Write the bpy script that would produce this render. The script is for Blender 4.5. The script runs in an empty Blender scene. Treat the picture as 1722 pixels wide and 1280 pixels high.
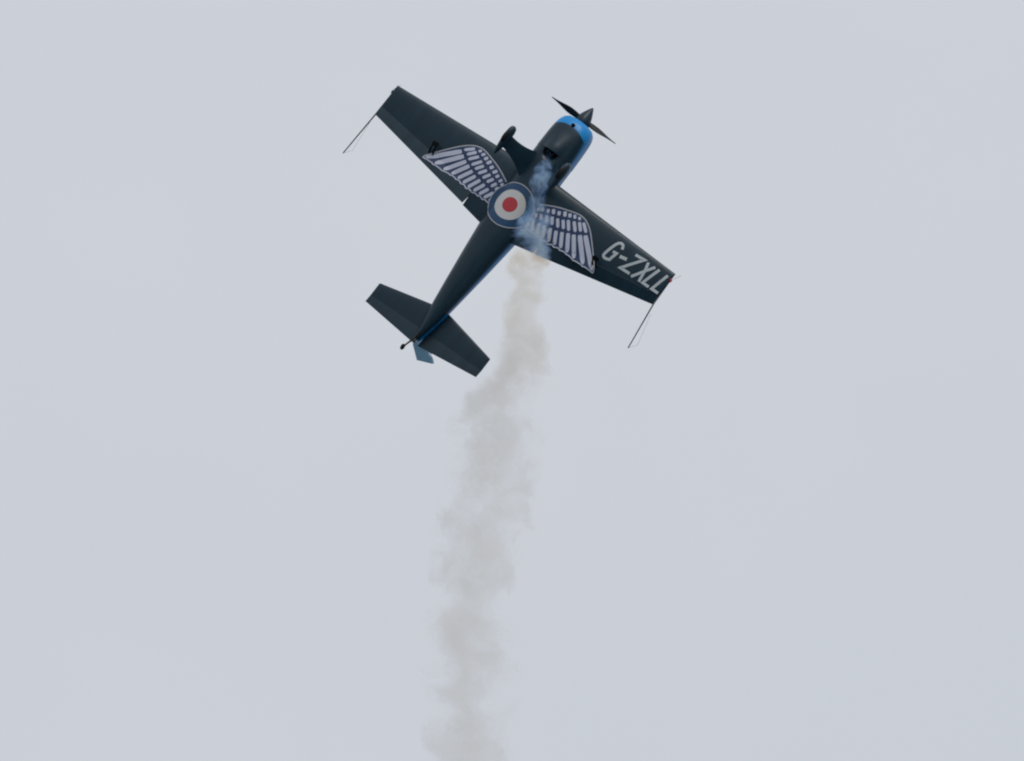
import bpy, bmesh, math, random
from mathutils import Vector, Matrix
from mathutils.bvhtree import BVHTree

random.seed(7)
R = math.radians
scene = bpy.context.scene
col = scene.collection

# ------------------------------------------------------------------ camera
ELEV = R(28.0)
cam_d = bpy.data.cameras.new('camera')
cam = bpy.data.objects.new('camera', cam_d)
col.objects.link(cam)
cam.location = (0.0, 0.0, 1.7)
cam.rotation_euler = (R(90.0) + ELEV, 0.0, 0.0)
cam_d.sensor_width = 36.0
cam_d.angle = R(6.0466)
cam_d.clip_start = 0.5
cam_d.clip_end = 20000.0
scene.camera = cam

# ------------------------------------------------------------------ overcast sky
SUN_EL, SUN_AZ = R(36.0), R(155.0)          # azimuth clockwise from +Y: behind the camera, to the right
world = bpy.data.worlds.new('World')
scene.world = world
world.use_nodes = True
wt = world.node_tree
wt.nodes.clear()


def wn(kind, **kw):
    n = wt.nodes.new(kind)
    for k, v in kw.items():
        setattr(n, k, v)
    return n


w_out = wn('ShaderNodeOutputWorld')
w_sky = wn('ShaderNodeTexSky', sky_type='NISHITA')
w_sky.sun_disc = False
w_sky.sun_elevation = SUN_EL
w_sky.sun_rotation = SUN_AZ
w_bg1 = wn('ShaderNodeBackground')
w_bg1.inputs['Strength'].default_value = 0.10
wt.links.new(w_sky.outputs[0], w_bg1.inputs['Color'])
# cloud deck: a little brighter overhead than at the horizon, faintly mottled
w_tc = wn('ShaderNodeTexCoord')
w_sep = wn('ShaderNodeSeparateXYZ')
wt.links.new(w_tc.outputs['Generated'], w_sep.inputs[0])
w_el = wn('ShaderNodeMapRange')
w_el.inputs['From Min'].default_value = 0.0
w_el.inputs['From Max'].default_value = 1.0
w_el.inputs['To Min'].default_value = 0.86
w_el.inputs['To Max'].default_value = 1.16
wt.links.new(w_sep.outputs['Z'], w_el.inputs['Value'])
w_n1 = wn('ShaderNodeTexNoise')
w_n1.inputs['Scale'].default_value = 26.0
w_n1.inputs['Detail'].default_value = 4.0
w_n1.inputs['Roughness'].default_value = 0.45
wt.links.new(w_tc.outputs['Generated'], w_n1.inputs['Vector'])
w_ramp = wn('ShaderNodeMix', data_type='RGBA')
w_ramp.inputs['A'].default_value = (0.593, 0.633, 0.689, 1)
w_ramp.inputs['B'].default_value = (0.643, 0.661, 0.710, 1)
wt.links.new(w_n1.outputs[0], w_ramp.inputs['Factor'])
w_mul = wn('ShaderNodeVectorMath', operation='SCALE')
wt.links.new(w_ramp.outputs['Result'], w_mul.inputs[0])
wt.links.new(w_el.outputs[0], w_mul.inputs['Scale'])
w_bg2 = wn('ShaderNodeBackground')
w_bg2.inputs['Strength'].default_value = 1.0
wt.links.new(w_mul.outputs[0], w_bg2.inputs['Color'])
w_mix = wn('ShaderNodeMixShader')
w_mix.inputs[0].default_value = 0.95
wt.links.new(w_bg1.outputs[0], w_mix.inputs[1])
wt.links.new(w_bg2.outputs[0], w_mix.inputs[2])
wt.links.new(w_mix.outputs[0], w_out.inputs['Surface'])

sun_d = bpy.data.lights.new('sun', 'SUN')
sun_d.energy = 1.4
sun_d.angle = R(30.0)
sun_d.color = (1.0, 0.97, 0.92)
sun = bpy.data.objects.new('sun', sun_d)
col.objects.link(sun)
to_sun = Vector((math.cos(SUN_EL) * math.sin(SUN_AZ), math.cos(SUN_EL) * math.cos(SUN_AZ), math.sin(SUN_EL)))
sun.rotation_euler = to_sun.to_track_quat('Z', 'Y').to_euler()
sun.location = (0, -20, 60)

scene.view_settings.view_transform = 'Standard'
scene.view_settings.look = 'None'
scene.view_settings.exposure = 0.0
scene.view_settings.gamma = 1.0
scene.view_settings.use_curve_mapping = False
scene.render.engine = 'CYCLES'
scene.cycles.pixel_filter_type = 'BLACKMAN_HARRIS'
scene.cycles.filter_width = 2.1
scene.cycles.volume_bounces = 6
scene.cycles.max_bounces = 12
scene.cycles.volume_max_steps = 512


# ------------------------------------------------------------------ materials
def new_mat(name):
    m = bpy.data.materials.new(name)
    m.use_nodes = True
    return m, m.node_tree, m.node_tree.nodes['Principled BSDF']


def paint(name, rgb, rough=0.35, vary=0.12, scale=6.0, coat=0.3, spec=0.5, metallic=0.0):
    """Sprayed paint: base colour with faint grime mottling and uneven gloss."""
    m, t, b = new_mat(name)
    tc = t.nodes.new('ShaderNodeTexCoord')
    n = t.nodes.new('ShaderNodeTexNoise')
    n.inputs['Scale'].default_value = scale
    n.inputs['Detail'].default_value = 6.0
    mp = t.nodes.new('ShaderNodeMapping')          # grime is drawn out along the airflow
    mp.inputs['Scale'].default_value = (0.35, 1.6, 1.6)
    t.links.new(tc.outputs['Object'], mp.inputs['Vector'])
    t.links.new(mp.outputs[0], n.inputs['Vector'])
    mx = t.nodes.new('ShaderNodeMix')
    mx.data_type = 'RGBA'
    mx.inputs['A'].default_value = tuple(c * (1 - vary) for c in rgb) + (1,)
    mx.inputs['B'].default_value = tuple(min(1, c * (1 + vary)) for c in rgb) + (1,)
    t.links.new(n.outputs[0], mx.inputs['Factor'])
    t.links.new(mx.outputs['Result'], b.inputs['Base Color'])
    mr = t.nodes.new('ShaderNodeMapRange')
    mr.inputs['To Min'].default_value = rough * 0.8
    mr.inputs['To Max'].default_value = rough * 1.25
    t.links.new(n.outputs[0], mr.inputs['Value'])
    t.links.new(mr.outputs[0], b.inputs['Roughness'])
    b.inputs['Coat Weight'].default_value = coat
    b.inputs['Coat Roughness'].default_value = 0.12
    b.inputs['Specular IOR Level'].default_value = spec
    b.inputs['Metallic'].default_value = metallic
    return m


DARK = (0.0055, 0.0235, 0.0390)
BLUE = (0.001, 0.230, 0.570)
M = {}
M['dark'] = paint('dark_slate_paint', DARK, 0.40, 0.45, 3.0, 0.12, 0.28)
M['black'] = paint('black_composite', (0.004, 0.008, 0.012), 0.5, 0.2, 8.0, 0.0, 0.3)
M['interior'] = paint('near_black_matte', (0.004, 0.004, 0.005), 0.9, 0.2, 8.0, 0.0, 0.1)  # near-black for intakes and spades; in the exhaust outlet it paints in shade
M['blue'] = paint('bright_blue_paint', BLUE, 0.3, 0.08, 4.0, 0.4)
M['paleblue'] = paint('pale_blue_paint', (0.34, 0.60, 0.80), 0.35, 0.08, 4.0, 0.3)
M['navy'] = paint('navy_print', (0.012, 0.034, 0.098), 0.4, 0.12, 6.0, 0.1)
M['roundel_blue'] = paint('roundel_blue_print', (0.003, 0.045, 0.115), 0.4, 0.12, 6.0, 0.1)
M['white'] = paint('white_print', (0.50, 0.49, 0.485), 0.45, 0.06, 5.0, 0.1)
M['feather'] = paint('lilac_white_print', (0.50, 0.515, 0.62), 0.45, 0.08, 9.0, 0.1)
M['silver'] = paint('grey_outline_print', (0.40, 0.40, 0.43), 0.45, 0.1, 9.0, 0.1)
M['letter'] = paint('silver_grey_lettering', (0.43, 0.47, 0.49), 0.45, 0.06, 9.0, 0.1)
M['red'] = paint('red_print', (0.40, 0.020, 0.032), 0.4, 0.08, 6.0, 0.1)
M['rubber'] = paint('black_rubber', (0.012, 0.012, 0.012), 0.8, 0.2, 20.0, 0.0, 0.2)
M['steel'] = paint('grey_steel', (0.20, 0.20, 0.21), 0.4, 0.1, 20.0, 0.0, 0.5, 0.6)
M['rod'] = paint('grey_carbon_rod', (0.10, 0.105, 0.12), 0.5, 0.1, 20.0, 0.0, 0.3)
M['red_lens'] = paint('red_lens', (0.55, 0.02, 0.03), 0.15, 0.02, 6.0, 0.5)
M['green_lens'] = paint('green_lens', (0.006, 0.05, 0.03), 0.15, 0.02, 6.0, 0.5)


def glass_mat():
    m, t, b = new_mat('tinted_canopy_glass')
    b.inputs['Base Color'].default_value = (0.35, 0.42, 0.48, 1)
    b.inputs['Roughness'].default_value = 0.03
    b.inputs['Transmission Weight'].default_value = 0.85
    b.inputs['IOR'].default_value = 1.45
    return m


M['glass'] = glass_mat()


def two_tone(name):
    """Fuselage paint scheme: dark belly, blue upper sides and a blue band round the nose."""
    m = paint(name, DARK, 0.36, 0.45, 3.0, 0.12, 0.32)
    t = m.node_tree
    b = t.nodes['Principled BSDF']
    mix = [n for n in t.nodes if n.type == 'MIX'][0]
    tc = [n for n in t.nodes if n.type == 'TEX_COORD'][0]
    sep = t.nodes.new('ShaderNodeSeparateXYZ')
    t.links.new(tc.outputs['Object'], sep.inputs[0])

    def mth(op, a, bb):
        n = t.nodes.new('ShaderNodeMath')
        n.operation = op
        for i, v in enumerate((a, bb)):
            if isinstance(v, (int, float)):
                n.inputs[i].default_value = v
            else:
                t.links.new(v, n.inputs[i])
        return n.outputs[0]
    x, y, z = sep.outputs
    ay = mth('ABSOLUTE', y, 0.0)
    # nose band: x > -0.335 - 0.28*|y|
    nose = mth('ADD', x, mth('ADD', 0.285, mth('MULTIPLY', mth('MULTIPLY', ay, ay), 0.72)))
    nose_f = mth('GREATER_THAN', nose, 0.0)
    # sides: blue above a line that climbs along the cowling, starts again behind the wing and climbs to the tail; airbrushed edge
    def ramp(src, a0, a1, b0, b1, smooth=False):
        n = t.nodes.new('ShaderNodeMapRange')
        if smooth:
            n.interpolation_type = 'SMOOTHSTEP'
        for nm, v_ in zip(('From Min', 'From Max', 'To Min', 'To Max'), (a0, a1, b0, b1)):
            n.inputs[nm].default_value = v_
        t.links.new(src, n.inputs['Value'])
        return n.outputs[0]
    l_front = ramp(x, -0.4, -1.6, -0.25, -0.10)
    l_rear = ramp(x, -2.6, -5.6, -0.165, 0.03)
    isrear = mth('LESS_THAN', x, -2.3)
    line = mth('ADD', mth('MULTIPLY', l_front, mth('SUBTRACT', 1.0, isrear)), mth('MULTIPLY', l_rear, isrear))
    side_f = ramp(mth('SUBTRACT', z, line), -0.09, 0.07, 0.0, 1.0, True)
    fac = mth('MAXIMUM', nose_f, side_f)
    mx = t.nodes.new('ShaderNodeMix')
    mx.data_type = 'RGBA'
    t.links.new(fac, mx.inputs['Factor'])
    t.links.new(mix.outputs['Result'], mx.inputs['A'])
    mx.inputs['B'].default_value = BLUE + (1,)
    t.links.new(mx.outputs['Result'], b.inputs['Base Color'])
    return m


M['fuselage'] = two_tone('dark_and_blue_fuselage_paint')


# ------------------------------------------------------------------ an unseen sea, added below the frame to throw light up at the aircraft
def added_sea_mat():
    m, t, b = new_mat('added_grey_sea')
    tc = t.nodes.new('ShaderNodeTexCoord')
    n = t.nodes.new('ShaderNodeTexNoise')
    n.inputs['Scale'].default_value = 0.35
    n.inputs['Detail'].default_value = 8.0
    t.links.new(tc.outputs['Object'], n.inputs['Vector'])
    bp = t.nodes.new('ShaderNodeBump')
    bp.inputs['Strength'].default_value = 0.8
    bp.inputs['Distance'].default_value = 0.6
    t.links.new(n.outputs[0], bp.inputs['Height'])
    t.links.new(bp.outputs[0], b.inputs['Normal'])
    b.inputs['Base Color'].default_value = (0.085, 0.135, 0.165, 1)
    b.inputs['Roughness'].default_value = 0.25
    b.inputs['IOR'].default_value = 1.33
    return m


gm = bpy.data.meshes.new('added_sea')
G = 6000.0
gm.from_pydata([(-G, -G, 0), (G, -G, 0), (G, G, 0), (-G, G, 0)], [], [(0, 1, 2, 3)])
added_sea = bpy.data.objects.new('added_sea', gm)
gm.materials.append(added_sea_mat())
col.objects.link(added_sea)
added_sea['kind'] = 'structure'
added_sea['label'] = 'water surface added out of view to throw light up at the aircraft'


# ------------------------------------------------------------------ aircraft: helpers
# body axes: x forward, y to port, z up; origin on the thrust line at the spinner's base
plane = bpy.data.objects.new('aerobatic_aircraft', None)
plane.empty_display_size = 0.5
col.objects.link(plane)
plane.matrix_world = Matrix((
    (0.59871, 0.78407, 0.16363, 1.5924),
    (-0.24177, -0.01785, 0.97017, 191.4988),
    (0.76360, -0.62041, 0.17888, 110.1551),
    (0, 0, 0, 1)))
plane['label'] = 'dark single-engine aerobatic aircraft with winged roundel on its belly, climbing'
plane['category'] = 'aircraft'


def add(name, verts, faces, mat, parent=plane, smooth=True, auto=None, label=None):
    me = bpy.data.meshes.new(name)
    me.from_pydata([tuple(v) for v in verts], [], faces)
    bm = bmesh.new()
    bm.from_mesh(me)
    bmesh.ops.recalc_face_normals(bm, faces=bm.faces)
    bm.to_mesh(me)
    bm.free()
    if smooth:
        me.polygons.foreach_set('use_smooth', [True] * len(me.polygons))
        me.set_sharp_from_angle(angle=R(auto if auto else 40))
    me.materials.append(mat)
    o = bpy.data.objects.new(name, me)
    col.objects.link(o)
    o.parent = parent
    if label:
        o['label'] = label
    return o


def loft(rings, cap0=True, cap1=True, closed=True):
    """Skin between rings of equal point count."""
    n = len(rings[0])
    v = [p for r in rings for p in r]
    f = []
    for i in range(len(rings) - 1):
        for j in range(n if closed else n - 1):
            a, b = i * n + j, i * n + (j + 1) % n
            f.append((a, b, b + n, a + n))
    if cap0:
        f.append(tuple(range(n)))
    if cap1:
        f.append(tuple(range((len(rings) - 1) * n, len(rings) * n)))
    return v, f


def tube(path, radii, n=10):
    rings = []
    for i, p in enumerate(path):
        p = Vector(p)
        a = Vector(path[max(i - 1, 0)])
        b = Vector(path[min(i + 1, len(path) - 1)])
        d = (b - a).normalized()
        u = d.cross(Vector((0.13, 0.2, 1.0))).normalized()
        w = d.cross(u)
        r = radii[i] if isinstance(radii, (list, tuple)) else radii
        rings.append([p + (u * math.cos(2 * math.pi * k / n) + w * math.sin(2 * math.pi * k / n)) * r for k in range(n)])
    return loft(rings)


def merge(*parts):
    V, Fs = [], []
    for v, f in parts:
        o = len(V)
        V += list(v)
        Fs += [tuple(i + o for i in q) for q in f]
    return V, Fs


def lerp_tab(tab, x):
    if x >= tab[0][0]:
        return tab[0][1:]
    for (a, b) in zip(tab, tab[1:]):
        if x >= b[0]:
            k = (a[0] - x) / (a[0] - b[0])
            return tuple(p + (q - p) * k for p, q in zip(a[1:], b[1:]))
    return tab[-1][1:]


# ------------------------------------------------------------------ fuselage
# x, half width, top z, bottom z, superellipse power (bottom), power (top)
SEC = [(-0.035, 0.235, 0.215, -0.225, 2.2, 2.2),
       (-0.07, 0.335, 0.285, -0.305, 2.3, 2.2),
       (-0.14, 0.402, 0.320, -0.365, 2.5, 2.3),
       (-0.24, 0.440, 0.345, -0.410, 2.7, 2.4),
       (-0.36, 0.458, 0.360, -0.438, 2.9, 2.4),
       (-0.60, 0.470, 0.380, -0.465, 3.0, 2.4),
       (-1.00, 0.474, 0.410, -0.485, 3.0, 2.4),
       (-1.30, 0.472, 0.420, -0.470, 3.2, 2.4),
       (-2.00, 0.480, 0.430, -0.450, 3.2, 2.4),
       (-2.60, 0.482, 0.440, -0.445, 3.0, 2.3),
       (-3.20, 0.470, 0.440, -0.430, 2.7, 2.2),
       (-4.00, 0.385, 0.430, -0.375, 2.5, 2.1),
       (-4.80, 0.290, 0.400, -0.300, 2.4, 2.0),
       (-5.40, 0.215, 0.360, -0.235, 2.3, 2.0),
       (-6.00, 0.100, 0.310, -0.170, 2.2, 2.0),
       (-6.28, 0.030, 0.280, -0.135, 2.0, 2.0)]


def section(x, n=80, grow=0.0, chin=0.0, recess=0.0):
    w, zt, zb, pb, pt = lerp_tab(SEC, x)
    w += grow
    zt += grow
    zb -= grow
    zm = 0.02
    pts = []
    for k in range(n):
        a = 2 * math.pi * k / n
        c, s_ = math.cos(a), math.sin(a)
        if s_ >= 0:
            p, h = pt, zt - zm
        else:
            p, h = pb, zm - zb
        y = w * math.copysign(abs(c) ** (2 / p), c)
        z = zm + h * math.copysign(abs(s_) ** (2 / p), s_)
        if chin and s_ < 0:
            z -= chin * max(0.0, 1 - (abs(y) / 0.27) ** 2) ** 1.5
        if recess and s_ < 0:
            z += recess * max(0.0, 1 - (abs(y) / 0.18) ** 2.5)
        pts.append(Vector((x, y, z)))
    return pts


def frange(a, b, n):
    return [a + (b - a) * i / (n - 1) for i in range(n)]


# cowling from the nose to just behind the oil-cooler outlet; its chin stands proud of the belly behind it
cow_x = [-0.035, -0.05, -0.07, -0.10, -0.14, -0.19, -0.24, -0.30, -0.36, -0.45, -0.55, -0.65, -0.75, -0.85, -0.95, -1.03]
rings = []
for x in cow_x:
    chin = 0.11 * max(0.0, min(1.0, (-x - 0.45) / 0.5)) ** 1.3
    rings.append(section(x, grow=0.006, chin=chin))
inner = [[Vector((p.x, p.y * 0.965, p.z * 0.965)) for p in r] for r in reversed(rings[-5:])]
v, f = loft(rings + inner, cap0=True, cap1=False)
cowling = add('engine_cowling', v, f, M['fuselage'], auto=35)

fus_x = [-0.80] + frange(-0.98, -1.6, 14) + frange(-1.75, -3.2, 9)[0:] + frange(-3.4, -6.28, 16)
fus_rings = [section(x, grow=-0.01 if x > -1.02 else 0.0, recess=0.14 * max(0.0, min(1.0, (x + 1.30) / 0.22)) ** 1.3) for x in fus_x]
v, f = loft(fus_rings)
fuselage = add('fuselage', v, f, M['fuselage'], auto=40)

# air inlets in the nose bowl
for sy in (-1, 1):
    rr = []
    for k, (dx, sc) in enumerate(((0.012, 1.0), (0.018, 0.9), (-0.02, 0.82))):
        rr.append([Vector((-0.045 + dx - 0.03, sy * 0.225 + 0.085 * sc * math.cos(2 * math.pi * i / 20),
                           0.03 + 0.06 * sc * math.sin(2 * math.pi * i / 20))) for i in range(20)])
    v, f = loft(rr, cap0=False)
    add('air_intake', v, f, M['interior'], cowling)
v, f = loft([[Vector((-0.245 + dx + 0.045 * k * math.cos(a), 0.015 + 0.05 * k * math.sin(a), -0.415 - dz)) for a in [2 * math.pi * i / 16 for i in range(16)]]
             for dx, dz, k in ((0.0, -0.03, 1.0), (0.0, 0.015, 1.0), (-0.01, 0.03, 0.75))])
add('oil_cooler_scoop', v, f, M['interior'], cowling)
# exhaust stacks in the belly recess behind the chin
for sy in (-1, 1):
    v, f = tube([(-0.90, sy * 0.085, -0.45), (-1.02, sy * 0.085, -0.46), (-1.07, sy * 0.075, -0.47), (-1.11, sy * 0.07, -0.475)], 0.030, 12)
    add('exhaust_stack', v, f, M['black'], cowling)


# cockpit canopy, its frame and headrest deck (on the side turned away from the camera)
rr = []
for k in range(13):
    u = k / 12
    x = -1.95 - 1.95 * u
    h = 0.44 * math.sin(math.pi * min(1, u * 1.02 + 0.001)) ** 0.65 + 0.001
    wv = 0.36 * (math.sin(math.pi * min(1, 0.06 + u * 0.92)) ** 0.5)
    rr.append([Vector((x, wv * math.cos(a), 0.36 + h * math.sin(a))) for a in [math.pi * i / 16 for i in range(17)]])
v, f = loft(rr, False, False, closed=False)
canopy = add('canopy', v, f, M['glass'])
path = [Vector((-1.95 - 1.95 * k / 24, s0, 0)) for k in range(25) for s0 in (0,)]
fr = []
for sy in (-1, 1):
    pp = []
    for k in range(25):
        u = k / 24
        wv = 0.36 * (math.sin(math.pi * min(1, 0.06 + u * 0.92)) ** 0.5)
        pp.append((-1.95 - 1.95 * u, sy * wv, 0.375))
    fr.append(tube(pp, 0.016, 6))
v, f = merge(*fr)
add('canopy_frame', v, f, M['black'], canopy)

# ------------------------------------------------------------------ spinner and propeller
prof = [(-0.030, 0.187), (0.0, 0.190), (0.06, 0.180), (0.13, 0.156), (0.20, 0.128), (0.27, 0.095), (0.33, 0.064), (0.38, 0.036), (0.408, 0.016), (0.415, 0.004)]
v, f = loft([[Vector((x, r * math.cos(2 * math.pi * i / 28), r * math.sin(2 * math.pi * i / 28))) for i in range(28)] for x, r in prof])
spinner = add('spinner', v, f, M['dark'])
propeller = bpy.data.objects.new('propeller', None)
col.objects.link(propeller)
propeller.parent = plane
PROP_A = R(13.0)
for s_ in (1, -1):
    rr = []
    for k in range(15):
        u = k / 14
        r = 0.12 + 0.78 * u
        ch = (0.105 + 0.06 * math.sin(math.pi * min(1, u * 1.15)) ) * (1 - 0.80 * max(0, (u - 0.35) / 0.65) ** 1.3)
        th = 0.030 * (1 - 0.72 * u)
        tw = R(58 - 38 * u)
        ring = []
        for i in range(12):
            a = 2 * math.pi * i / 12
            cx, tx = 0.5 * ch * math.cos(a), 0.5 * th * math.sin(a) * 2
            px = cx * math.sin(tw) + tx * math.cos(tw)
            pt = cx * math.cos(tw) - tx * math.sin(tw)
            # blade radial axis in y-z plane
            ca, sa = math.cos(PROP_A), math.sin(PROP_A)
            ring.append(Vector((0.06 + px * 1.15, s_ * (r * ca) - s_ * pt * sa, s_ * (r * sa) + s_ * pt * ca)))
        rr.append(ring)
    v, f = loft(rr)
    add('propeller_blade', v, f, M['black'], propeller)


# ------------------------------------------------------------------ wings
WZ = -0.165
def wing_le(y):
    y = abs(y)
    return -1.535 - 0.0500 * (y - 0.5)
def wing_te(y):
    y = abs(y)
    return -3.245 + (3.245 - 2.575) / 3.5 * (y - 0.5)
def hinge_x(y):
    y = abs(y)
    return -2.735 + (2.735 - 2.325) / 2.97 * (y - 1.03)


def half_t(u, t):
    return 5 * t * (0.2969 * math.sqrt(max(u, 0)) - 0.1260 * u - 0.3516 * u * u + 0.2843 * u ** 3 - 0.1036 * u ** 4)


def thick(y):
    return 0.150 + (0.125 - 0.150) * (abs(y) / 4.0)


US = [0.0, 0.004, 0.012, 0.028, 0.05, 0.08, 0.12, 0.17, 0.23, 0.30, 0.38, 0.46, 0.54, 0.62, 0.70, 0.78, 0.86, 0.93, 1.0]


def airfoil(y, u1=None, u0=None):
    """Closed ring of points round the section at span y; u1 cuts off the tail, u0 the nose."""
    le, te = wing_le(y), wing_te(y)
    c = le - te
    t = thick(y)
    hi = 1.0 if u1 is None else u1
    lo = 0.0 if u0 is None else u0
    us = [lo + (hi - lo) * u for u in US]
    k = [0.80 if (u0 is not None and u < lo + 0.022) else 1.0 for u in us]      # a control surface's nose tucks inside the wing
    top = [Vector((le - c * u, y, WZ + c * half_t(u, t) * q)) for u, q in zip(us, k)]
    bot = [Vector((le - c * u, y, WZ - c * half_t(u, t) * q)) for u, q in zip(us, k)]
    return top[::-1] + bot[1:]


def uh(y):
    return (wing_le(y) - hinge_x(y)) / (wing_le(y) - wing_te(y))


surf_parts = []      # meshes the printed markings are laid on
wings, ailerons = {}, {}
AIL = {-1: R(-16.0), 1: R(11.0)}        # starboard aileron down, port aileron up
for sy, side in ((-1, 'starboard'), (1, 'port')):
    inner_r = [airfoil(sy * y) for y in frange(0.30, 1.02, 8)]
    outer_r = [airfoil(sy * y, u1=uh(y) - 0.006) for y in frange(1.02, 3.97, 26)]
    # rounded tip
    tipc = []
    for y, k in ((3.99, 0.93), (4.002, 0.70), (4.008, 0.30)):
        r = airfoil(sy * 3.97, u1=uh(3.97) - 0.006)
        tipc.append([Vector((p.x, sy * y, WZ + (p.z - WZ) * k)) for p in r])
    v, f = merge(loft(inner_r), loft(outer_r + tipc))
    w_o = add('wing', v, f, M['dark'], auto=30, label='%s wing' % side)
    wings[sy] = w_o
    # aileron
    rings = []
    for y in frange(1.028, 3.998, 22):
        rings.append(airfoil(sy * y, u0=uh(y) - 0.022))
    v, f = loft(rings)
    A = Vector((hinge_x(1.03), sy * 1.03, WZ))
    B = Vector((hinge_x(3.97), sy * 3.97, WZ))
    ax = (B - A).normalized()
    # a positive angle about +y lifts the trailing edge, which lies towards -x
    q = Matrix.Rotation(AIL[sy], 4, ax if ax.y > 0 else -ax)
    T = Matrix.Translation(A) @ q @ Matrix.Translation(-A)
    v = [T @ p for p in v]
    a_o = add('aileron', v, f, M['dark'], w_o, auto=30)
    ailerons[sy] = (a_o, T)
    # aileron spade: two arms down and forward from the hinge carrying a flat plate ahead of it
    yb = 2.36
    hx = hinge_x(yb)
    arms = []
    for dy in (-0.05, 0.05):
        pth = [(hx - 0.05, sy * yb + dy, WZ - 0.03), (hx - 0.01, sy * yb + dy, WZ - 0.16), (hx + 0.06, sy * yb + dy * 0.9, WZ - 0.25), (hx + 0.14, sy * yb + dy * 0.8, WZ - 0.26)]
        arms.append(tube([T @ Vector(p) for p in pth], [0.024, 0.02, 0.016, 0.013], 8))
    v, f = merge(*arms)
    spade = add('aileron_spade', v, f, M['interior'], w_o)
    pl = []
    for (z0) in (-0.008, 0.008):
        ring = []
        for (dx, dy) in ((0.05, -0.06), (0.07, -0.08), (0.14, -0.08), (0.16, -0.06), (0.16, 0.06), (0.14, 0.08), (0.07, 0.08), (0.05, 0.06)):
            ring.append(T @ Vector((hx + dx, sy * yb + dy, WZ - 0.27 + z0)))
        pl.append(ring)
    v, f = loft(pl)
    add('spade_plate', v, f, M['interior'], w_o, smooth=False)
    # navigation light on the tip
    v, f = loft([[Vector((-1.90 + 0.055 * c_ * math.cos(2 * math.pi * i / 12), sy * (4.0 + dy), WZ - 0.01 + 0.03 * c_ * math.sin(2 * math.pi * i / 12))) for i in range(12)]
                 for dy, c_ in ((-0.01, 1.0), (0.018, 0.95), (0.034, 0.7), (0.042, 0.25))])
    add('navigation_light', v, f, M['red_lens'] if sy > 0 else M['green_lens'], w_o)
    # wing-tip sighting frame: a long rod trailing aft with thin bracing wires
    p0, p1, p2 = (-1.80, sy * 3.995, WZ), (-2.55, sy * 4.015, WZ + 0.01), (-3.69, sy * 4.12, -0.01)
    v, f = tube([p0, p1, p2], [0.017, 0.018, 0.014], 8)
    sight = add('sighting_frame', v, f, M['rod'], label='thin sighting rod trailing from the %s wing tip' % side)
    wires = [tube([p2, (-3.45, sy * 4.125, 0.40)], 0.0026, 5), tube([(-2.75, sy * 4.06, 0.0), (-3.45, sy * 4.125, 0.40)], 0.0026, 5),
             tube([(-1.85, sy * 4.04, WZ), (-1.62, sy * 4.05, 0.10)], 0.004, 5)]
    for v, f in wires:
        add('bracing_wire', v, f, M['rod'], sight)

# ------------------------------------------------------------------ undercarriage
for sy in (-1, 1):
    # bowed spring leg, wide where it leaves the belly
    rings = []
    for k in range(17):
        u = k / 16
        y = sy * (0.26 + 0.51 * u)
        z = -0.40 - 0.83 * u ** 1.15
        xc = -1.56 + 0.02 * u
        ch = 0.165 + 0.20 * (1 - u) ** 2.2
        th = 0.026 * (1 - 0.4 * u)
        slope = Vector((0, sy * 0.51, -0.83)).normalized()
        nrm = Vector((0, slope.z, -slope.y))
        rings.append([Vector((xc + ch * math.cos(a), y, z)) + nrm * th * math.sin(a) for a in [2 * math.pi * i / 16 for i in range(16)]])
    v, f = loft(rings)
    leg = add('landing_gear_leg', v, f, M['dark'])
    # streamlined wheel fairing
    rings = []
    cx0, L0 = -1.165, 0.80
    for k in range(21):
        u = k / 20
        w = 0.090 * (math.sin(math.pi * u ** 0.60) ** 0.58 if 0 < u < 1 else 0.02) + 0.002
        h = 0.150 * (math.sin(math.pi * u ** 0.60) ** 0.58 if 0 < u < 1 else 0.02) + 0.002
        zc = -1.26 - 0.03 * u
        rings.append([Vector((cx0 - L0 * u, sy * 0.785 + w * math.cos(a), zc + h * math.sin(a))) for a in [2 * math.pi * i / 20 for i in range(20)]])
    v, f = loft(rings)
    pant = add('wheel_fairing', v, f, M['dark'])
    rings = []
    for dy, r in ((-0.05, 0.10), (-0.05, 0.15), (-0.035, 0.175), (0.0, 0.182), (0.035, 0.175), (0.05, 0.15), (0.05, 0.10)):
        rings.append([Vector((-1.50 + r * math.cos(a), sy * 0.785 + dy, -1.30 + r * math.sin(a))) for a in [2 * math.pi * i / 28 for i in range(28)]])
    v, f = loft(rings)
    add('wheel', v, f, M['rubber'], pant)

# tail wheel on its spring
v, f = tube([(-6.10, 0.0, -0.15), (-6.32, -0.01, -0.20), (-6.50, -0.03, -0.28), (-6.60, -0.035, -0.335)], [0.030, 0.024, 0.020, 0.020], 10)
tw = add('tail_wheel_spring', v, f, M['black'])
rings = []
for dy, r in ((-0.025, 0.03), (-0.03, 0.06), (-0.012, 0.075), (0.012, 0.075), (0.03, 0.06), (0.025, 0.03)):
    rings.append([Vector((-6.63 + r * math.cos(a), -0.04 + dy, -0.36 + r * math.sin(a))) for a in [2 * math.pi * i / 18 for i in range(18)]])
v, f = loft(rings)
add('tail_wheel', v, f, M['rubber'], tw)
v, f = tube([(-6.27, 0.02, -0.12), (-6.42, 0.0, -0.24)], 0.007, 6)
add('steering_link', v, f, M['steel'], tw)

# ------------------------------------------------------------------ tailplane
SZ = 0.235
def st_le(y): return -5.335 - 0.215 * (abs(y) - 0.2)
def st_te(y): return -6.335 + 0.115 * (abs(y) - 0.2)
def st_h(y): return -5.975 - 0.010 * (abs(y) - 0.2)


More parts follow.
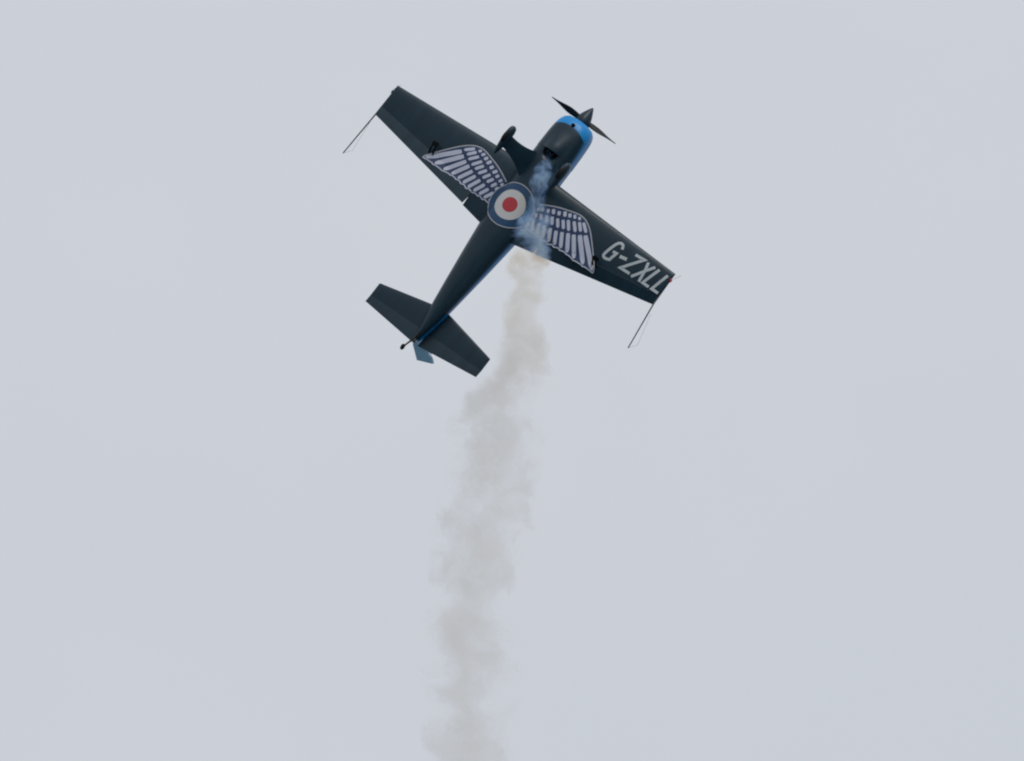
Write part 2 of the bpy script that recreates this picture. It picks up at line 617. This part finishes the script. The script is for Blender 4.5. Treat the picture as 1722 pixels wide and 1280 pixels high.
def st_ring(y, a, b):
    le, te = st_le(y), st_te(y)
    c = le - te
    u0, u1 = (le - a) / c, (le - b) / c
    us = [u0 + (u1 - u0) * u for u in US]
    return [Vector((le - c * u, y, SZ + c * half_t(u, 0.085))) for u in us][::-1] + [Vector((le - c * u, y, SZ - c * half_t(u, 0.085))) for u in us][1:]


for sy, side in ((-1, 'starboard'), (1, 'port')):
    rings = [st_ring(sy * y, st_le(y), st_h(y) + 0.006) for y in frange(0.02, 1.56, 10)]
    tip = [[Vector((p.x + (-0.02 if i else -0.006), sy * yy, SZ + (p.z - SZ) * k)) for p in rings[-1]] for i, (yy, k) in enumerate(((1.585, 0.8), (1.60, 0.35)))]
    v, f = loft(rings + tip)
    st = add('tailplane', v, f, M['dark'], auto=30, label='%s tailplane' % side)
    rings = [st_ring(sy * y, st_h(y) + 0.035, st_te(y)) for y in frange(0.055, 1.57, 10)]
    rings.append([Vector((p.x, sy * 1.60, SZ + (p.z - SZ) * 0.5)) for p in rings[-1]])
    v, f = loft(rings)
    A = Vector((st_h(0.2), 0, SZ))
    q = Matrix.Translation(A) @ Matrix.Rotation(R(11.0), 4, Vector((0, -1, 0))) @ Matrix.Translation(-A)
    add('elevator', [q @ p for p in v], f, M['dark'], st, auto=30)

# fin and rudder (rudder swung to starboard)
def fin_le(z): return -5.25 - 0.62 * max(0.0, z - 0.30)
def fin_h(z): return -6.03 - 0.085 * (z + 0.1)


def v_ring(z, xa, xb, t):
    pts = []
    for u in frange(0, 1, 12):
        pts.append((xa + (xb - xa) * u, t * (1 - u ** 3) * (math.sqrt(min(1, u * 6)))))
    return pts


rings = []
for z in frange(0.25, 1.36, 9):
    xa, xb = fin_le(z), fin_h(z) + 0.012
    P_ = [(xa, 0.0)] + [(xa + (xb - xa) * u, 0.045 * min(1, (u * 5) ** 0.5)) for u in (0.02, 0.06, 0.12, 0.2, 0.4, 0.7, 1.0)]
    rings.append([Vector((x, y, z)) for x, y in P_] + [Vector((x, -y, z)) for x, y in P_[:0:-1]])
v, f = loft(rings)
fin = add('fin', v, f, M['paleblue'], auto=30)
rings = []
RUD = [(0.26, 0.27, 0.0, 0.0), (0.36, 0.28, 0.0, 0.0), (0.5, 0.30, 0.0, 0.0), (0.9, 0.31, 0.0, 0.0), (1.25, 0.32, 0.0, 0.0), (1.37, 0.32, 0.0, 0.0),
       (1.45, 0.32, 0.03, 0.06), (1.56, 0.315, 0.03, 0.16), (1.68, 0.305, 0.01, 0.26)]
HA, HB = Vector((fin_h(-0.1), 0, -0.1)), Vector((fin_h(1.4), 0, 1.4))
qr = Matrix.Translation(HA) @ Matrix.Rotation(R(33.0), 4, (HB - HA).normalized()) @ Matrix.Translation(-HA)
for z, c, horn, rise in RUD:
    xa = fin_h(z) - 0.006 + horn
    xb = fin_h(z) - c
    P_ = [(xa + (xb - xa) * u, (0.040 * (1 - u) + 0.004) * min(1, 0.35 + u * 6), u) for u in (0, 0.03, 0.08, 0.2, 0.4, 0.6, 0.8, 1.0)]
    rr = [Vector((x, y, z + rise * (1 - 2.1 * u))) for x, y, u in P_] + [Vector((x, -y, z + rise * (1 - 2.1 * u))) for x, y, u in P_[::-1]]
    rings.append([qr @ p for p in rr])
v, f = loft(rings)
add('rudder', v, f, M['paleblue'], fin, auto=30)

# ------------------------------------------------------------------ printed markings, laid on the skin
def bvh_of(objs):
    V, Fs = [], []
    for o in objs:
        b = len(V)
        V += [p.co.copy() for p in o.data.vertices]
        Fs += [tuple(i + b for i in p.vertices) for p in o.data.polygons]
    return BVHTree.FromPolygons(V, Fs)


skin = bvh_of([fuselage, wings[-1], wings[1], ailerons[-1][0], ailerons[1][0]])


def drape(x, y, off):
    hit = skin.ray_cast(Vector((x, y, -3.0)), Vector((0, 0, 1)))
    if hit[0] is None:
        hit = skin.ray_cast(Vector((x + 0.012, y, -3.0)), Vector((0, 0, 1)))
    z = min(hit[0].z, WZ - 0.045) if hit[0] is not None else WZ - 0.05
    return Vector((x, y, z - off))


def patch(name, grid, mat, parent, off, label=None):
    """A draped sheet from a grid of (x, y) points."""
    nr, nc = len(grid), len(grid[0])
    v = [drape(x, y, off) for row in grid for x, y in row]
    f = [(i * nc + j, i * nc + j + 1, (i + 1) * nc + j + 1, (i + 1) * nc + j) for i in range(nr - 1) for j in range(nc - 1)]
    return add(name, v, f, mat, parent, auto=60, label=label)


def resample(pl, n):
    pl = [Vector(p) for p in pl]
    d = [0.0]
    for a, b in zip(pl, pl[1:]):
        d.append(d[-1] + (b - a).length)
    out = []
    for k in range(n):
        t = d[-1] * k / (n - 1)
        i = 0
        while i < len(d) - 2 and d[i + 1] < t:
            i += 1
        u = (t - d[i]) / max(1e-9, d[i + 1] - d[i])
        out.append(pl[i].lerp(pl[i + 1], u))
    return out


def smooth_poly(pl, it=2):
    pl = [Vector(p) for p in pl]
    for _ in range(it):
        q = [pl[0]]
        for a, b in zip(pl, pl[1:]):
            q += [a.lerp(b, 0.25), a.lerp(b, 0.75)]
        q.append(pl[-1])
        pl = q
    return pl


def ribbon(pl, w, n, across=3, taper=None):
    pts = resample(pl, n)
    g = []
    for i, p in enumerate(pts):
        a, b = pts[max(0, i - 1)], pts[min(n - 1, i + 1)]
        d = (b - a).normalized()
        nn = Vector((-d.y, d.x))
        ww = w * (taper(i / (n - 1)) if taper else 1.0)
        g.append([tuple(p + nn * ww * (j / (across - 1) - 0.5)) for j in range(across)])
    return g


def mitre(pl, w, across=3, step=0.04):
    """Ribbon with mitred corners and square ends."""
    P2 = [Vector(p) for p in pl]
    P3 = []
    for a, b in zip(P2, P2[1:]):
        m = max(1, int((b - a).length / step))
        P3 += [a.lerp(b, k / m) for k in range(m)]
    P3.append(P2[-1])
    g = []
    for i, p in enumerate(P3):
        d0 = (p - P3[i - 1]).normalized() if i else None
        d1 = (P3[i + 1] - p).normalized() if i < len(P3) - 1 else None
        d0 = d0 or d1
        d1 = d1 or d0
        n0, n1 = Vector((-d0.y, d0.x)), Vector((-d1.y, d1.x))
        m = (n0 + n1)
        m = m.normalized() / max(0.42, (m.normalized()).dot(n0)) if m.length > 1e-4 else n0
        g.append([tuple(p + m * w * (j / (across - 1) - 0.5)) for j in range(across)])
    return g


# starboard feathers as (inner end, tip); the port side mirrors them
LONG = [((-2.156, -1.783), (-2.727, -2.396)), ((-2.221, -1.673), (-2.732, -2.14)), ((-2.288, -1.551), (-2.737, -1.884)), ((-2.333, -1.426), (-2.712, -1.671)),
        ((-2.391, -1.291), (-2.716, -1.487)), ((-2.443, -1.161), (-2.734, -1.322)), ((-2.463, -1.014), (-2.756, -1.164)), ((-2.49, -0.863), (-2.756, -1.002)),
        ((-2.525, -0.725), (-2.749, -0.846)), ((-2.534, -0.577), (-2.752, -0.703)), ((-2.64, -0.510), (-2.747, -0.555))]
MID = [((-1.938, -1.567), (-2.1, -1.765)), ((-1.981, -1.483), (-2.152, -1.645)), ((-2.035, -1.371), (-2.226, -1.548)), ((-2.086, -1.241), (-2.291, -1.408)),
       ((-2.149, -1.143), (-2.325, -1.281)), ((-2.194, -1.018), (-2.369, -1.156)), ((-2.228, -0.891), (-2.396, -1.005)), ((-2.273, -0.766), (-2.421, -0.865)),
       ((-2.318, -0.641), (-2.452, -0.72)), ((-2.372, -0.540), (-2.459, -0.590))]
SHORT = [((-1.887, -1.404), (-1.939, -1.465)), ((-1.901, -1.292), (-1.981, -1.352)), ((-1.937, -1.184), (-2.024, -1.238)), ((-1.964, -1.063), (-2.072, -1.132)),
         ((-2.036, -0.947), (-2.123, -1.002)), ((-2.071, -0.809), (-2.172, -0.883)), ((-2.134, -0.711), (-2.217, -0.758)), ((-2.179, -0.586), (-2.262, -0.633)),
         ((-2.236, -0.510), (-2.309, -0.545))]
UPPER = [(-2.781, -2.446), (-2.70, -2.44), (-2.537, -2.309), (-2.354, -2.146), (-2.163, -1.969), (-2.003, -1.809), (-1.876, -1.624), (-1.832, -1.456), (-1.847, -1.303),
         (-1.892, -1.148), (-1.966, -0.89), (-2.061, -0.676), (-2.164, -0.476)]
LOWER = [(-2.781, -2.446)]
for i, (a, b) in enumerate(LONG):
    a, b = Vector(a), Vector(b)
    d = (b - a).normalized()
    n = Vector((-d.y, d.x))
    if n.y < 0:
        n = -n
    tipp = b + d * 0.045
    LOWER += [tuple(tipp - n * 0.015), tuple(tipp + n * 0.02), tuple(b + n * 0.048 - d * 0.01)]
LOWER += [(-2.76, -0.48)]
FW = [0.086, 0.084, 0.076, 0.074, 0.068, 0.066, 0.066, 0.064, 0.062, 0.060, 0.056]


def round_ends(u):
    e = min(u / 0.16, 1.0)
    g = min((1 - u) / 0.22, 1.0)
    return max(0.12, (1 - (1 - e) ** 2.2) * 0.25 + 0.75) * max(0.10, math.sqrt(max(0.0, 1 - (1 - g) ** 2)))


for sy in (-1, 1):
    def mir(p):
        return (p[0], p[1] * (-sy))
    up = resample([mir(p) for p in smooth_poly(UPPER, 1)], 60)
    lo = resample([mir(p) for p in LOWER], 60)
    grid = [[tuple(a.lerp(b, k / 14)) for k in range(15)] for a, b in zip(up, lo)]
    side = 'starboard' if sy < 0 else 'port'
    emblem = patch('wing_emblem', grid, M['navy'], plane, 0.004, label='feathered wing emblem under the %s wing' % side)
    patch('emblem_outline', ribbon(up, 0.026, 70), M['silver'], emblem, 0.007)
    patch('emblem_outline', ribbon(lo, 0.024, 110), M['feather'], emblem, 0.007)
    for grp, wd in ((LONG, FW), (MID, [0.058] * 10), (SHORT, [0.05, 0.052, 0.058, 0.060, 0.060, 0.060, 0.056, 0.052, 0.045])):
        for i, (a, b) in enumerate(grp):
            n = max(7, int((Vector(a) - Vector(b)).length / 0.025))
            patch('feather', ribbon([mir(a), mir(b)], wd[i] * 1.28, n, 4, round_ends), M['feather'], emblem, 0.008)

# sooty dark sheet that paints in the shade inside the exhaust outlet
patch('exhaust_throat_shade', [[(-1.022 - (0.005 + 0.10 * max(0.0, 1 - (yy / 0.17) ** 2) ** 0.5) * k / 8, yy) for k in range(9)] for yy in frange(-0.165, 0.165, 15)],
      M['interior'], cowling, 0.003)

# roundel on the belly
RC = (-2.575, -0.030)


def disc(r0, r1, nr, na=72):
    return [[(RC[0] + (r0 + (r1 - r0) * i / (nr - 1)) * math.cos(2 * math.pi * k / na), RC[1] + (r0 + (r1 - r0) * i / (nr - 1)) * math.sin(2 * math.pi * k / na))
             for k in range(na + 1)] for i in range(nr)]


roundel = patch('roundel', disc(0.30, 0.542, 9), M['roundel_blue'], plane, 0.010, label='blue ring of the belly roundel')
patch('roundel_outline', disc(0.528, 0.548, 3), M['silver'], roundel, 0.014)
patch('roundel_white_ring', disc(0.165, 0.362, 7), M['white'], roundel, 0.013)
patch('roundel_red_disc', disc(0.002, 0.178, 7), M['red'], roundel, 0.016)

# registration under the port wing
LET = {'G': [(-1.947, 2.677), (-1.851, 2.641), (-1.832, 2.558), (-1.905, 2.492), (-2.069, 2.44), (-2.261, 2.393), (-2.32, 2.413), (-2.329, 2.493), (-2.298, 2.574), (-2.203, 2.607), (-2.093, 2.627), (-2.103, 2.53)],
       'dash': [(-2.106, 2.726), (-2.073, 2.903)],
       'Z': [(-1.872, 3.001), (-1.855, 3.245), (-2.309, 2.898), (-2.303, 3.153)],
       'X': [[(-1.854, 3.551), (-2.339, 3.219)], [(-1.852, 3.355), (-2.036, 3.405), (-2.336, 3.438)]],
       'L': [(-1.847, 3.667), (-2.303, 3.525), (-2.306, 3.700)],
       'L2': [(-1.851, 3.905), (-2.305, 3.782), (-2.306, 3.965)]}
reg = bpy.data.objects.new('registration', None)
col.objects.link(reg)
reg.parent = plane
reg['label'] = 'registration letters G-ZXLL under the port wing'
for k, pl in LET.items():
    strokes = pl if isinstance(pl[0], list) else [pl]
    wdt = 0.078 if k == 'dash' else 0.066
    gs = []
    for s_i, st_ in enumerate(strokes):
        if k == 'G':
            head, tail_ = st_[:9], st_[9:]
            st_ = [tuple(p) for p in smooth_poly(head, 2)] + tail_[1:]
        g = mitre(st_, wdt)
        nr, nc = len(g), len(g[0])
        vv = [drape(x, y, 0.006 + 0.002 * s_i) for row in g for x, y in row]
        ff = [(i * nc + j, i * nc + j + 1, (i + 1) * nc + j + 1, (i + 1) * nc + j) for i in range(nr - 1) for j in range(nc - 1)]
        gs.append((vv, ff))
    v, f = merge(*gs)
    add('registration_dash' if k == 'dash' else 'registration_letter', v, f, M['letter'], reg)


# ------------------------------------------------------------------ smoke trail
# world z, centre x, centre y, radius, density
SMK = [(109.32, 0.880, 191.27, 0.05, 0.5), (109.00, 0.745, 191.25, 0.15, 2.2), (108.60, 0.665, 191.27, 0.24, 3.9), (108.17, 0.580, 191.34, 0.33, 4.9),
       (107.73, 0.510, 191.42, 0.43, 5.0), (107.13, 0.400, 191.56, 0.48, 4.2), (106.75, 0.350, 191.68, 0.46, 3.6), (106.14, 0.330, 191.80, 0.46, 2.6),
       (105.23, 0.250, 191.86, 0.58, 1.9), (104.02, 0.080, 191.86, 0.78, 1.5), (102.81, -0.250, 191.86, 0.93, 1.3), (101.61, -0.440, 191.86, 1.00, 1.2),
       (100.57, -0.540, 191.86, 1.04, 1.15), (99.38, -0.680, 191.86, 1.05, 1.1), (98.34, -0.790, 191.86, 1.00, 1.1), (96.87, -0.830, 191.86, 0.95, 1.1),
       (95.41, -0.850, 191.86, 0.93, 1.1), (94.25, -0.850, 191.86, 0.95, 1.1), (92.50, -0.870, 191.86, 1.00, 1.0), (89.0, -1.05, 191.86, 1.15, 0.7), (85.0, -1.2, 191.86, 1.3, 0.0)]


def smoke_mat():
    m = bpy.data.materials.new('drifting_smoke')
    m.use_nodes = True
    t = m.node_tree
    t.nodes.clear()
    out = t.nodes.new('ShaderNodeOutputMaterial')
    geo = t.nodes.new('ShaderNodeTexCoord')
    sep = t.nodes.new('ShaderNodeSeparateXYZ')

    def lk(a, b):
        t.links.new(a, b)

    def mth(op, *args, clamp=False):
        n = t.nodes.new('ShaderNodeMath')
        n.operation = op
        n.use_clamp = clamp
        for i, v_ in enumerate(args):
            if isinstance(v_, (int, float)):
                n.inputs[i].default_value = v_
            else:
                lk(v_, n.inputs[i])
        return n.outputs[0]
    # swirl the lookup position so that puffs curl and overhang
    def noise(scale, detail, rough, vec, dist=0.0):
        n = t.nodes.new('ShaderNodeTexNoise')
        n.inputs['Scale'].default_value = scale
        n.inputs['Detail'].default_value = detail
        n.inputs['Roughness'].default_value = rough
        n.inputs['Distortion'].default_value = dist
        lk(vec, n.inputs['Vector'])
        return n
    pos = geo.outputs['Object']
    nz = noise(0.85, 2.0, 0.5, pos)
    sub = t.nodes.new('ShaderNodeVectorMath')
    sub.operation = 'SUBTRACT'
    lk(nz.outputs['Color'], sub.inputs[0])
    sub.inputs[1].default_value = (0.5, 0.5, 0.5)
    lk(pos, sep.inputs[0])
    x, y, z = sep.outputs
    z0, z1 = SMK[-1][0], SMK[0][0]
    tt = mth('DIVIDE', mth('SUBTRACT', z, z0), z1 - z0)

    def curve(idx, lo, hi):
        c = t.nodes.new('ShaderNodeFloatCurve')
        cm = c.mapping.curves[0]
        pts = [((r[0] - z0) / (z1 - z0), (r[idx] - lo) / (hi - lo)) for r in SMK][::-1]
        while len(cm.points) < len(pts):
            cm.points.new(0.5, 0.5)
        for p, (a, b) in zip(cm.points, pts):
            p.location = (a, b)
            p.handle_type = 'AUTO_CLAMPED'
        c.mapping.update()
        lk(tt, c.inputs['Value'])
        return mth('ADD', mth('MULTIPLY', c.outputs[0], hi - lo), lo)
    cx = curve(1, -1.5, 1.0)
    cy = curve(2, 191.0, 192.0)
    rad = curve(3, 0.0, 1.5)
    den = curve(4, 0.0, 7.5)
    # amount of swirl grows with the radius
    sc = t.nodes.new('ShaderNodeVectorMath')
    sc.operation = 'SCALE'
    lk(sub.outputs[0], sc.inputs[0])
    lk(mth('MULTIPLY', rad, 1.5), sc.inputs['Scale'])
    s2 = t.nodes.new('ShaderNodeSeparateXYZ')
    lk(sc.outputs[0], s2.inputs[0])
    dx = mth('ADD', mth('SUBTRACT', x, cx), s2.outputs[0])
    dy = mth('ADD', mth('SUBTRACT', y, cy), s2.outputs[1])
    dist = mth('SQRT', mth('ADD', mth('MULTIPLY', dx, dx), mth('MULTIPLY', dy, dy)))
    rel = mth('DIVIDE', dist, mth('MAXIMUM', rad, 0.02))
    # billows
    av = t.nodes.new('ShaderNodeVectorMath')
    av.operation = 'ADD'
    lk(pos, av.inputs[0])
    lk(sc.outputs[0], av.inputs[1])
    n1 = noise(1.35, 3.0, 0.55, av.outputs[0], 0.4)
    n2 = noise(5.0, 3.0, 0.55, av.outputs[0], 0.3)
    bil = mth('ADD', mth('MULTIPLY', n1.outputs[0], 1.45), mth('MULTIPLY', n2.outputs[0], 0.55))   # mean about 0.85
    # wisps drawn out to one side at even steps, as the propeller wash breaks up
    saw = mth('FRACT', mth('ADD', mth('DIVIDE', z, 1.37), -0.36))
    left = mth('DIVIDE', mth('MULTIPLY', mth('SUBTRACT', x, cx), -1.0), mth('MAXIMUM', rad, 0.02), clamp=True)
    fade = t.nodes.new('ShaderNodeMapRange')
    fade.inputs['From Min'].default_value = 101.5
    fade.inputs['From Max'].default_value = 99.3
    lk(z, fade.inputs['Value'])
    hook = mth('MULTIPLY', mth('MULTIPLY', mth('SUBTRACT', saw, 0.50), 1.05), mth('MULTIPLY', left, fade.outputs[0]))
    body = mth('SUBTRACT', mth('ADD', mth('ADD', 0.92, hook), mth('SUBTRACT', bil, 1.0)), rel)
    sm = t.nodes.new('ShaderNodeMapRange')
    sm.interpolation_type = 'SMOOTHSTEP'
    sm.inputs['From Min'].default_value = -0.02
    sm.inputs['From Max'].default_value = 0.46
    lk(body, sm.inputs['Value'])
    tex = mth('MAXIMUM', mth('ADD', 0.42, mth('MULTIPLY', mth('SUBTRACT', bil, 0.88), 3.6)), 0.10)
    # close to the exhaust the plume is torn into finer wisps
    n3 = noise(5.5, 2.0, 0.55, av.outputs[0], 1.2)
    near = t.nodes.new('ShaderNodeMapRange')
    near.inputs['From Min'].default_value = 106.3
    near.inputs['From Max'].default_value = 107.6
    lk(z, near.inputs['Value'])
    torn = mth('MAXIMUM', mth('MULTIPLY', mth('SUBTRACT', n3.outputs[0], 0.36), 5.0), 0.10)
    wisp = mth('ADD', mth('SUBTRACT', 1.0, near.outputs[0]), mth('MULTIPLY', near.outputs[0], torn))
    dens = mth('MULTIPLY', mth('MULTIPLY', mth('MULTIPLY', sm.outputs[0], tex), den), wisp)
    vs = t.nodes.new('ShaderNodeVolumeScatter')
    # fresh fine oil smoke scatters blue far more than red; as the droplets grow down the trail the tint fades
    age = t.nodes.new('ShaderNodeMapRange')
    age.inputs['From Min'].default_value = 103.0
    age.inputs['From Max'].default_value = 107.5
    lk(z, age.inputs['Value'])
    tint = t.nodes.new('ShaderNodeMix')
    tint.data_type = 'RGBA'
    tint.inputs['A'].default_value = (0.93, 0.95, 1.0, 1)
    tint.inputs['B'].default_value = (0.31, 0.53, 1.0, 1)
    lk(age.outputs[0], tint.inputs['Factor'])
    lk(tint.outputs['Result'], vs.inputs['Color'])
    ani = t.nodes.new('ShaderNodeMapRange')        # fine fresh droplets scatter evenly, grown ones forwards
    ani.inputs['From Min'].default_value = 105.6
    ani.inputs['From Max'].default_value = 107.2
    ani.inputs['To Min'].default_value = 0.74
    ani.inputs['To Max'].default_value = 0.22
    lk(z, ani.inputs['Value'])
    lk(ani.outputs[0], vs.inputs['Anisotropy'])
    lk(dens, vs.inputs['Density'])
    va = t.nodes.new('ShaderNodeVolumeAbsorption')
    va.inputs['Color'].default_value = (0.90, 0.66, 0.38, 1)
    lk(mth('MULTIPLY', dens, 0.072), va.inputs['Density'])
    ad = t.nodes.new('ShaderNodeAddShader')
    lk(vs.outputs[0], ad.inputs[0])
    lk(va.outputs[0], ad.inputs[1])
    lk(ad.outputs[0], out.inputs['Volume'])
    m.cycles.volume_step_rate = 0.06
    return m


rings = []
ns = 26
zs_ = frange(SMK[0][0] + 0.05, SMK[-1][0], 120)
tab = [(r[0],) + r[1:] for r in SMK]
for i, z in enumerate(zs_):
    cx, cy, rd, _ = lerp_tab(tab, z)
    ring = []
    for k in range(ns):
        a = 2 * math.pi * k / ns
        lump = 1.22 + 0.10 * math.sin(3 * a + z * 1.7) * math.sin(z * 2.3 + a) + 0.06 * math.sin(5 * a - z * 3.1)
        ring.append(Vector((cx + rd * lump * math.cos(a), cy + rd * lump * math.sin(a), z)))
    rings.append(ring)
v, f = loft(rings)
smoke = add('smoke_trail', v, f, smoke_mat(), None)
smoke['kind'] = 'stuff'
smoke['label'] = 'pale grey smoke trail streaming down from the aircraft'
